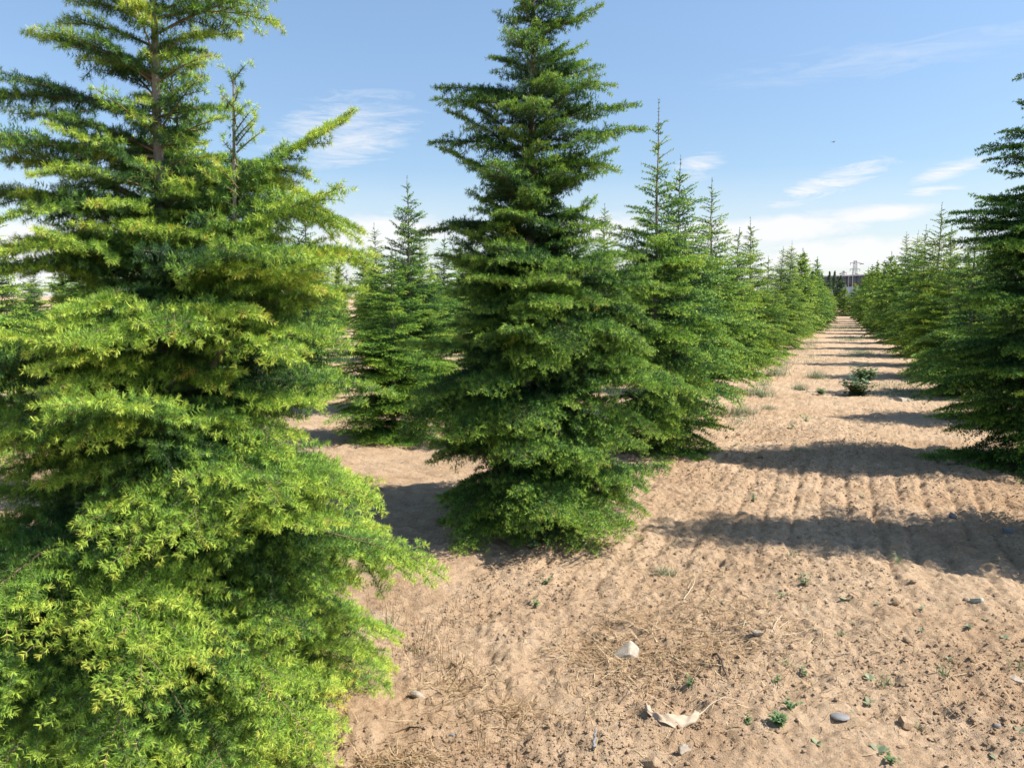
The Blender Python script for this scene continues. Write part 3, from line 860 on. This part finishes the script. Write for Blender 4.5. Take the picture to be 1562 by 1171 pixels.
grass_stuff('dry_grass', 'thin dry grass wisps standing on the soil right of the nearest cedar',
            [(610, 930, 60, 60, 240), (640, 980, 50, 40, 160), (690, 930, 70, 40, 120), (730, 1140, 25, 16, 26), (780, 1150, 40, 20, 16), (680, 1010, 60, 25, 90), (200, 1200, 200, 60, 120)], 5, STRAWM, .04, .13, .0022)
grass_stuff('lane_grass', 'short green grass thinly scattered along the lane edges and far lane floor',
            [(1215, 530, 30, 12, 900), (1275, 500, 30, 5, 2200), (1300, 517, 24, 4, 1500), (1313, 540, 28, 7, 1500), (1195, 556, 16, 12, 700), (1128, 640, 22, 14, 260), (1385, 600, 45, 8, 900),
             (1235, 548, 40, 8, 500), (1360, 590, 60, 12, 600), (1300, 500, 14, 3, 800), (1235, 525, 14, 10, 600), (1165, 590, 14, 10, 300), (660, 640, 30, 30, 300), (640, 668, 30, 16, 300)], 6, GREYWEED, .03, .09, .007, .6)

# ------------------------------------------------------------------ stones and litter


def stone(px, py, size, label, mat, seed, flat=.7, rz=0.0, cuts=7, sink=.25, name='stone', cat='stone', group=None):
    g = np.random.default_rng(seed); V, T = ico(4)
    V = V.copy()
    for k in range(cuts):                               # facets: clip by random planes
        nrm = norm(g.normal(0, 1, 3)); dd = g.uniform(.30, .62)
        h = V @ nrm - dd; V -= np.where(h > 0, h, 0)[:, None] * nrm
    V += V * ((vnoise(V[:, 0] * 5 + 9, V[:, 1] * 5 + V[:, 2] * 7, seed) - .5) * .10)[:, None]
    V -= (V.max(0) + V.min(0)) / 2; V /= (V.max(0) - V.min(0)) / 2
    V *= np.array(size) * .5
    x, y = gp(px, py)
    o = link_mesh(name, mesh_from(name, V, tris=T, mats=(mat,)))
    o.location = (x, y, gz(x, y) + size[2] * (.5 - sink)); o.rotation_euler = (g.uniform(-.2, .2), g.uniform(-.2, .2), rz)
    tag(o, label, cat, group); return o


def rock():
    import bmesh
    bm = bmesh.new()
    for p in [(-.060, .005, .026), (-.034, -.012, -.01), (-.03, .03, .04), (.022, .022, .086), (.060, .004, .052), (.052, -.018, .0), (.010, -.040, .046), (.022, -.030, -.01), (-.045, -.022, .018),
              (.045, .05, -.01), (-.03, .05, -.01), (.036, -.030, .030)]: bm.verts.new(p)
    r = bmesh.ops.convex_hull(bm, input=bm.verts)
    bmesh.ops.delete(bm, geom=[v for v in bm.verts if not v.link_faces], context='VERTS')
    bmesh.ops.triangulate(bm, faces=bm.faces)
    bmesh.ops.subdivide_edges(bm, edges=bm.edges, cuts=7, use_grid_fill=True)
    bmesh.ops.triangulate(bm, faces=bm.faces)
    V = np.array([v.co[:] for v in bm.verts]); bm.verts.index_update(); T = np.array([[v.index for v in f.verts] for f in bm.faces]); bm.free()
    V = V + norm(V - [0, 0, .03]) * ((vnoise(V[:, 0] * 90 + V[:, 2] * 60, V[:, 1] * 90, 4) - .5) * .003 + (vnoise(V[:, 0] * 250 + V[:, 2] * 200, V[:, 1] * 250, 5) - .5) * .003)[:, None]
    x, y = gp(955, 998)
    o = link_mesh('stone', mesh_from('stone', V, tris=T, mats=(PALE,)))
    o.location = (x, y, gz(x, y) - .014); tag(o, 'angular pale limestone rock lying amid the straw litter', 'stone', STONES)


PALE = simple('pale_limestone', (.29, .235, .17), (.47, .40, .31), 40, .9, .5, .006)
GREYS = simple('grey_slate', (.15, .145, .14), (.23, .225, .22), 25, .8, .2, .003)
SPECK = simple('speckled_stone', (.25, .26, .20), (.55, .53, .42), 60, .9, .4, .003)
STONES = 'loose stones on the soil'
rock()
stone(637, 1058, (.062, .034, .040), 'small whitish stone arched like a bridge near the nearest cedar', PALE, 8, rz=-.2, sink=.2)
stone(1155, 985, (.062, .035, .034), 'small oblong pale stone right of the straw litter', PALE, 12, rz=-.7, sink=.25)
stone(1281, 1096, (.072, .050, .022), 'flat grey oval slate stone lying bare on the soil', GREYS, 14, rz=-.2, cuts=2, sink=.35)
stone(1492, 922, (.075, .05, .05), 'round mottled grey-green stone right side of the tilled lane', SPECK, 16, cuts=3, sink=.3)
stone(1474, 917, (.035, .03, .026), 'small cream pebble touching the mottled stone on its left', PALE, 17, sink=.3)
stone(1260, 927, (.030, .022, .02), 'tiny white stone beside a weed below the front shadow', PALE, 18, sink=.3)
stone(1378, 611, (.32, .16, .09), 'flat white stone in the sun at the edge of a far shadow', PALE, 19, sink=.4)
stone(1285, 583, (.16, .1, .06), 'white stone left of the leafy weed bush in the lane', PALE, 20, sink=.4)
stone(1320, 586, (.2, .12, .10), 'white stone tucked against the leafy weed bush in the lane', PALE, 21, sink=.35)
stone(1453, 791, (.06, .05, .05), 'dark stone at the upper edge of the front shadow', GREYS, 22, sink=.25)
stone(1044, 1146, (.048, .04, .04), 'roundish buff stone below the curled cream strip', PALE, 23, cuts=4, sink=.3)
stone(1551, 1037, (.055, .025, .025), 'long white-topped stone by the right edge', PALE, 24, rz=-.6, sink=.3)
stone(1521, 1106, (.03, .02, .016), 'small smooth dark pebble by the right edge', GREYS, 25, cuts=2, sink=.3)
stone(689, 1118, (.026, .022, .014), 'tiny grey pebble below the whitish arched stone', GREYS, 26, cuts=3, sink=.3)
stone(591, 1036, (.03, .02, .014), 'pale grey pebble at the tips of the nearest cedar', PALE, 27, cuts=4, sink=.3)
stone(1538, 808, (.09, .06, .05), 'grey rock lying inside the front shadow near the right edge', GREYS, 28, sink=.3)
CLOD = SOIL
for (px, py, s, lab) in [(1383, 1100, .055, 'big dark clod of earth with moss, right of the grey slate'), (1366, 929, .05, 'flat earth clod in the wheel track'), (1520, 910, .035, 'earth clod right of the mottled stone'),
                         (1392, 897, .032, 'earth clod under the edge of the front shadow'), (992, 1173, .07, 'large crumbly clod at the bottom edge below the cream strip'), (1160, 697, .055, 'clod on the sunny soil beyond the second shadow'),
                         (1126, 660, .07, 'dark clod left of the small weeds beyond the second shadow'), (1110, 667, .05, 'small clod left of the dark clod beyond the second shadow'), (1030, 705, .06, 'dark clod near the foot of the spindly cedar'),
                         (1383, 988, .04, 'dark clod on the rim of the wheel track'), (694, 1020, .03, 'dark clod right of the dry grass wisps'), (752, 1026, .026, 'little dark clod among crumbs right of the dry grass')]:
    stone(px, py, (s, s * .9, s * .8), lab, CLOD, int(px * 7 + py), cuts=3, sink=.22, name='earth_clod', cat='clod', group='clods lying on the soil')


def ribbon():
    # the curled cream strip
    pts = [(983, 1090, .035, .018), (990, 1097, .012, .022), (1000, 1101, .022, .020), (1012, 1105, .012, .030), (1026, 1106, .026, .044), (1040, 1104, .030, .046), (1052, 1101, .022, .040), (1061, 1096, .026, .032), (1064, 1090, .020, .02)]
    C = []
    for (px, py, h, w) in pts:
        x, y = gp(1022 + (px - 1022) * .93, py); C.append((x, y, gz(x, y) + h * .62 - .004, w * .72))
    C = np.array(C); s = np.linspace(0, 1, len(C)); ss = np.linspace(0, 1, 60)
    P = np.stack([np.interp(ss, s, C[:, k]) for k in range(4)], -1)
    for k in range(4): P[:, k] = np.convolve(np.pad(P[:, k], 4, 'edge'), np.ones(9) / 9, 'valid')
    T = norm(np.gradient(P[:, :3], axis=0)); S = norm(np.cross(T, [0, 0, 1.0]))
    m = 10; cr = np.linspace(-1, 1, m)
    fold = .010 * np.sin(cr * 2.6)[None, :] * np.sin(ss * 9)[:, None] + .006 * np.sin(cr * 5)[None] * np.cos(ss * 23)[:, None] - .016 * (cr ** 2)[None]
    V = P[:, None, :3] + S[:, None] * (cr[None, :] * P[:, 3:4])[..., None]
    V[..., 2] += fold + .008
    V = np.maximum(V, np.array([-99, -99, -99])); top = V.reshape(-1, 3); bot = top - [0, 0, .0025]
    n = len(ss); i = (np.arange(n - 1)[:, None] * m + np.arange(m - 1)[None]).ravel()
    q = np.stack([i, i + 1, i + m + 1, i + m], -1); N0 = n * m
    edge = list(range(0, m)) + [r * m + m - 1 for r in range(1, n)] + [(n - 1) * m + c for c in range(m - 2, -1, -1)] + [r * m for r in range(n - 2, 0, -1)]
    e = np.array([[edge[k], edge[(k + 1) % len(edge)], edge[(k + 1) % len(edge)] + N0, edge[k] + N0] for k in range(len(edge))])
    mat = simple('cream_rag', (.34, .255, .175), (.46, .36, .26), 30, .85, .3, .003)
    o = link_mesh('rag_strip', mesh_from('rag_strip', np.vstack([top, bot]), quads=np.vstack([q, q[:, ::-1] + N0, e]), mats=(mat,)), None, True)
    tag(o, 'crumpled cream strip with a raised curled left end on bare soil', 'rag')


ribbon()


def stick(pts, r, label, mat, name='stick', lift=.006):
    P = []
    for (px, py, h) in pts:
        x, y = gp(px, py); P.append((x, y, gz(x, y) + h + lift))
    P = np.array(P); s = np.linspace(0, 1, len(P)); ss = np.linspace(0, 1, max(8, len(P) * 3))
    P = np.stack([np.interp(ss, s, P[:, k]) for k in range(3)], -1)
    g = np.random.default_rng(int(pts[0][0])); P += g.normal(0, r * .35, P.shape)
    V, Q = tubes([(P, np.linspace(r, r * .45, len(P)))], 7)
    o = link_mesh(name, mesh_from(name, V, quads=Q, mats=(mat,)), None, True)
    tag(o, label, 'stick', 'dry sticks and stalks on the soil'); return o


DSTICK = simple('dark_dead_wood', (.05, .035, .025), (.14, .10, .07), 60, .9, .4, .002)
PSTICK = simple('pale_dead_stalk', (.46, .36, .23), (.62, .51, .36), 60, .9)
GSTICK = simple('grey_dead_stalk', (.24, .18, .12), (.36, .28, .2), 60, .9)
stick([(1080, 1001, .0), (1092, 1012, .012), (1100, 1024, .01), (1107, 1036, .004), (1113, 1047, 0)], .0065, 'dark twisted dead root lying right of the straw litter', DSTICK, 'dead_root')
stick([(852, 867, 0), (870, 858, .012), (888, 850, .015), (905, 841, .012)], .0035, 'long pale twig left of the front shadow tip', GSTICK)
stick([(858, 866, 0), (885, 856, .008), (903, 847, .004)], .0025, 'short pale twig lying along the long one', GSTICK)
stick([(1043, 917, 0), (1055, 903, .02), (1059, 892, .03), (1060, 878, .035)], .0025, 'curved whitish stalk standing up left of the front shadow', PSTICK, 'stalk')
stick([(1176, 978, .0), (1183, 968, .02), (1193, 953, .03)], .0022, 'steeper of two crossed pale stalks right of the oblong stone', PSTICK, 'stalk')
stick([(1180, 979, .0), (1190, 970, .012), (1203, 961, .02)], .0022, 'flatter of two crossed pale stalks right of the oblong stone', PSTICK, 'stalk')
stick([(1186, 981, 0), (1215, 976, .01), (1245, 973, .01), (1268, 975, .003)], .0018, 'long thin pale stalk trailing right from the crossed stalks', PSTICK, 'stalk')
stick([(1064, 1098, .0), (1085, 1088, .012), (1105, 1082, .012), (1134, 1081, .004)], .002, 'thin buff stalk leading right from the cream strip', PSTICK, 'stalk')
stick([(625, 1105, .0), (636, 1111, .008), (647, 1117, .002)], .004, 'short black twig below the whitish arched stone', DSTICK)
stick([(1120, 1130, 0), (1150, 1125, .01), (1190, 1120, .01)], .0015, 'faint grey stalk below the leafy weed pair', GSTICK, 'stalk')
stick([(1060, 971, .004), (1090, 969, .01), (1125, 967, .008), (1140, 972, .002)], .0022, 'reddish brown stalk lying along the straw above the oblong stone', GSTICK, 'stalk')
stick([(945, 1070, .0), (955, 1063, .01), (962, 1057, .03)], .003, 'short dark twig sticking up above the cream strip', DSTICK)
stick([(906, 1150, .0), (908, 1143, .025), (907, 1132, .04)], .008, 'dark shard with a shiny pale edge stuck upright in the soil', GREYS, 'shard')['category'] = 'shard'

# ------------------------------------------------------------------ weeds
def weed(kind, px, py, h, w, label, seed, group='weeds on the bare soil'):
    g = np.random.default_rng(seed); x, y = gp(px, py)
    if kind == 'rosette': w *= .72
    name = {'bush': 'weed_bush', 'tuft': 'grass_tuft', 'rosette': 'weed', 'grey': 'weed_tuft', 'sprig': 'weed'}[kind]
    mat = {'bush': WEEDM, 'tuft': WEEDM, 'rosette': GREYWEED, 'grey': GREYWEED, 'sprig': WEEDM}[kind]
    if kind in ('tuft', 'grey'):
        n = int(26 if kind == 'tuft' else 260); az = g.uniform(0, 6.28, n); ln = np.abs(g.normal(.35, .55, n))
        D = norm(np.stack([np.cos(az) * ln, np.sin(az) * ln, np.ones(n)], -1)); L = h * g.uniform(.5, 1.15, n)
        P = np.stack([np.clip(g.normal(0, w * .22, n), -w * .45, w * .45), np.clip(g.normal(0, w * .22, n), -w * .45, w * .45), np.full(n, -.006)], -1)
        bv = np.stack([np.cos(az), np.sin(az), -.6 * np.ones(n)], -1) * g.uniform(.1, .5, n)[:, None]
        V, Q, s = strips(P, D, L, np.full(n, max(.0025, h * .026)) * g.uniform(.7, 1.4, n), None, g, 4, bv)
        tn = np.repeat(np.clip(g.normal(.6, .22, n), 0, 1), s)
    else:
        stems = {'bush': 62, 'rosette': 8, 'sprig': 5}[kind]
        Vs, Qs, tn, b = [], [], [], 0
        for k in range(stems):
            az = g.uniform(0, 6.28); ln = g.uniform(.1, 1.5) if kind != 'rosette' else g.uniform(1.0, 2.6)
            d = norm(np.array([math.cos(az) * ln, math.sin(az) * ln, 1.0])); Ls = h * g.uniform(.5, 1.1) if kind != 'rosette' else w * .55 * g.uniform(.6, 1.1)
            nl = {'bush': 9, 'rosette': 1, 'sprig': 6}[kind]
            st = np.array([g.normal(0, w * .12), g.normal(0, w * .12), 0]) if kind == 'bush' else np.zeros(3)
            P = np.array([st + d * Ls * (j + .35) / nl for j in range(nl)]) if nl > 1 else np.zeros((1, 3))
            if nl > 1:
                sv, sq, s_ = strips(st[None], d[None], np.array([Ls]), np.array([max(.002, h * .02)]), None, g, 4, np.zeros((1, 3)))
                Vs.append(sv); Qs.append(sq + b); b += len(sv); tn += [.3] * len(sq)
            a2 = g.uniform(0, 6.28, nl)
            D = norm(np.stack([np.cos(a2), np.sin(a2), g.uniform(.0, .9, nl)], -1)) if nl > 1 else d[None]
            LL = (h * .26 if kind == 'bush' else h * .38) * g.uniform(.7, 1.2, nl) if nl > 1 else np.array([Ls])
            V, Q = [], []
            for j in range(nl):
                sd = norm(np.cross(D[j], [0, 0, 1.0])); c0 = P[j]; L_ = LL[j]; wd = L_ * (.26 if kind != 'rosette' else .2)
                up = np.array([0, 0, -.18 * L_])
                pts = [c0, c0 + D[j] * L_ * .35 + sd * wd, c0 + D[j] * L_ * .7 + sd * wd * .8 + up * .5, c0 + D[j] * L_ + up, c0 + D[j] * L_ * .7 - sd * wd * .8 + up * .5, c0 + D[j] * L_ * .35 - sd * wd]
                V += pts; o_ = j * 6; Q += [[o_, o_ + 1, o_ + 2, o_ + 5], [o_ + 5, o_ + 2, o_ + 3, o_ + 4]]
            V = np.array(V); Q = np.array(Q)
            Vs.append(V); Qs.append(Q + b); b += len(V); tn += list(np.clip(np.repeat(g.normal(.6, .2, nl), 2), 0, 1))
        V = np.concatenate(Vs); Q = np.concatenate(Qs)
    o = link_mesh(name, mesh_from(name, V, quads=Q, tone=tn, mats=(mat,)))
    o.location = (x, y, gz(x, y)); tag(o, label, 'weed', group)


WEEDS = [
    ('bush', 1306, 603, .34, .52, 'leafy dark green weed bush, the nearer of two in mid lane'), ('bush', 1318, 580, .34, .52, 'leafy dark green weed bush, the farther of two in mid lane'),
    ('grey', 1130, 634, .17, .5, 'broad grey-green weed tuft at the foot of the left row'), ('grey', 1182, 574, .24, .6, 'tall grey-green weed tuft farther along the left row'),
    ('grey', 1246, 577, .22, .45, 'dark grey-green weed tuft mid lane left of the leafy bush'), ('grey', 1219, 594, .18, .3, 'small grey-green weed tuft on the sunny soil left of the dark tuft'),
    ('grey', 1160, 603, .24, .5, 'dry pale weed tuft between two tufts at the left row'), ('bush', 1252, 604, .12, .16, 'small low weed clump left of the shadow holding the leafy bush'),
    ('sprig', 1207, 655, .13, .12, 'larger of two little green weeds between the second and third shadows'), ('sprig', 1229, 644, .12, .12, 'yellow-green of two little weeds between the second and third shadows'),
    ('grey', 1172, 628, .10, .25, 'faint low weed patch on soil left of the third shadow'), ('rosette', 1122, 680, .06, .16, 'small weed rosette left of the second shadow'),
    ('grey', 1222, 688, .05, .3, 'flat weed patch just beyond the second shadow'), ('rosette', 1187, 746, .05, .11, 'weed seedling on a ridge nearer than the second shadow'),
    ('rosette', 1315, 757, .05, .12, 'weed seedling on a ridge amid the lane between front shadows'), ('sprig', 1149, 770, .06, .09, 'dark weed sprig in a furrow above the front shadow'),
    ('sprig', 812, 838, .10, .08, 'thin blue-green weed in the shade below the tall dark cedar'), ('sprig', 831, 890, .07, .07, 'pale weed sprig on sunny soil below the tall dark cedar'),
    ('sprig', 816, 922, .05, .06, 'little bright weed left of the straw litter'), ('grey', 1015, 870, .07, .13, 'grey-green grass clump left of the front shadow tip'),
    ('tuft', 1207, 858, .06, .06, 'green grass tuft at the lower edge of the front shadow'), ('tuft', 1370, 860, .10, .03, 'upright grass sprig in the lower edge of the front shadow'),
    ('sprig', 1226, 895, .06, .05, 'weed sprig on a ridge below the front shadow'), ('sprig', 1192, 920, .045, .05, 'small weed upper right of the straw litter'),
    ('rosette', 1230, 935, .03, .06, 'grey leafy seedling near the tiny white stone'), ('rosette', 1290, 925, .035, .11, 'spreading weed right of the tiny white stone'),
    ('rosette', 1301, 953, .04, .06, 'bright green seedling left of the wheel track'), ('sprig', 1283, 978, .04, .05, 'tiny bright weed left of the wheel track, lower one'),
    ('rosette', 1338, 933, .045, .06, 'two-leaved seedling in the wheel track'), ('rosette', 1407, 937, .035, .07, 'flat pale seedling right of the wheel track'),
    ('rosette', 1478, 962, .05, .10, 'broad pale-leaved seedling below the mottled stone'), ('rosette', 1440, 924, .03, .05, 'small yellowish seedling left of the mottled stone'),
    ('rosette', 1503, 944, .03, .06, 'little seedling just below the mottled stone'), ('rosette', 1404, 975, .04, .05, 'thin seedling on the ridge right of the wheel track'),
    ('rosette', 1533, 977, .03, .09, 'low grey seedling patch right of the broad pale one'), ('rosette', 1447, 1010, .05, .06, 'seedling just above the bright grass tuft'),
    ('tuft', 1439, 1036, .08, .06, 'bright yellow-green grass tuft right of the wheel track'), ('tuft', 1556, 1020, .10, .12, 'dense dark grass tuft cut by the right edge'),
    ('tuft', 1345, 1045, .07, .09, 'loose green grass tuft above the big dark clod'), ('rosette', 1326, 1038, .05, .10, 'grey weed left of the loose green grass tuft'),
    ('rosette', 1325, 1068, .04, .10, 'grey weed below the loose green grass tuft'), ('sprig', 1204, 1088, .06, .05, 'upper of two dark green weeds left of the grey slate'),
    ('bush', 1187, 1110, .05, .05, 'lower of two dark green weeds left of the grey slate'), ('rosette', 1302, 1083, .03, .06, 'light seedling touching the grey slate'),
    ('rosette', 1482, 1060, .06, .04, 'upright pale seedling right of the big dark clod'), ('tuft', 1400, 1100, .05, .05, 'mossy grass beside the big dark clod'),
    ('rosette', 1245, 1139, .05, .09, 'grey weed rosette below the grey slate'), ('rosette', 1340, 1152, .06, .12, 'sprawling grey weed at the bottom edge below the big clod'),
    ('sprig', 1357, 1166, .05, .05, 'dark weed sprig at the bottom edge'), ('sprig', 1141, 1104, .04, .05, 'faint weed right of the cream strip'),
    ('rosette', 1518, 1150, .04, .06, 'seedling at the lower right corner'), ('tuft', 1196, 1018, .05, .08, 'thin grass sprigs right of the dark twisted root'),
    ('sprig', 1186, 1042, .04, .05, 'dark little weed below the thin grass sprigs'), ('sprig', 1228, 1030, .04, .04, 'thin dark sprig right of the thin grass sprigs'),
    ('tuft', 590, 955, .10, .12, 'green grass tuft at the right tips of the nearest cedar'), ('tuft', 632, 985, .06, .06, 'green grass tuft amid the dry wisps'),
    ('sprig', 1050, 1050, .04, .04, 'faint sprig above the right end of the cream strip'), ('rosette', 1555, 1112, .05, .08, 'grey weed cut by the right edge'),
]
for k, (kind, px, py, h, w, lab) in enumerate(WEEDS): weed(kind, px, py, h, w, lab, 500 + k)

print('cedars', TREE_COUNT[0], 'objects', len(scene.objects), 'verts', sum(len(m.vertices) for m in bpy.data.meshes))
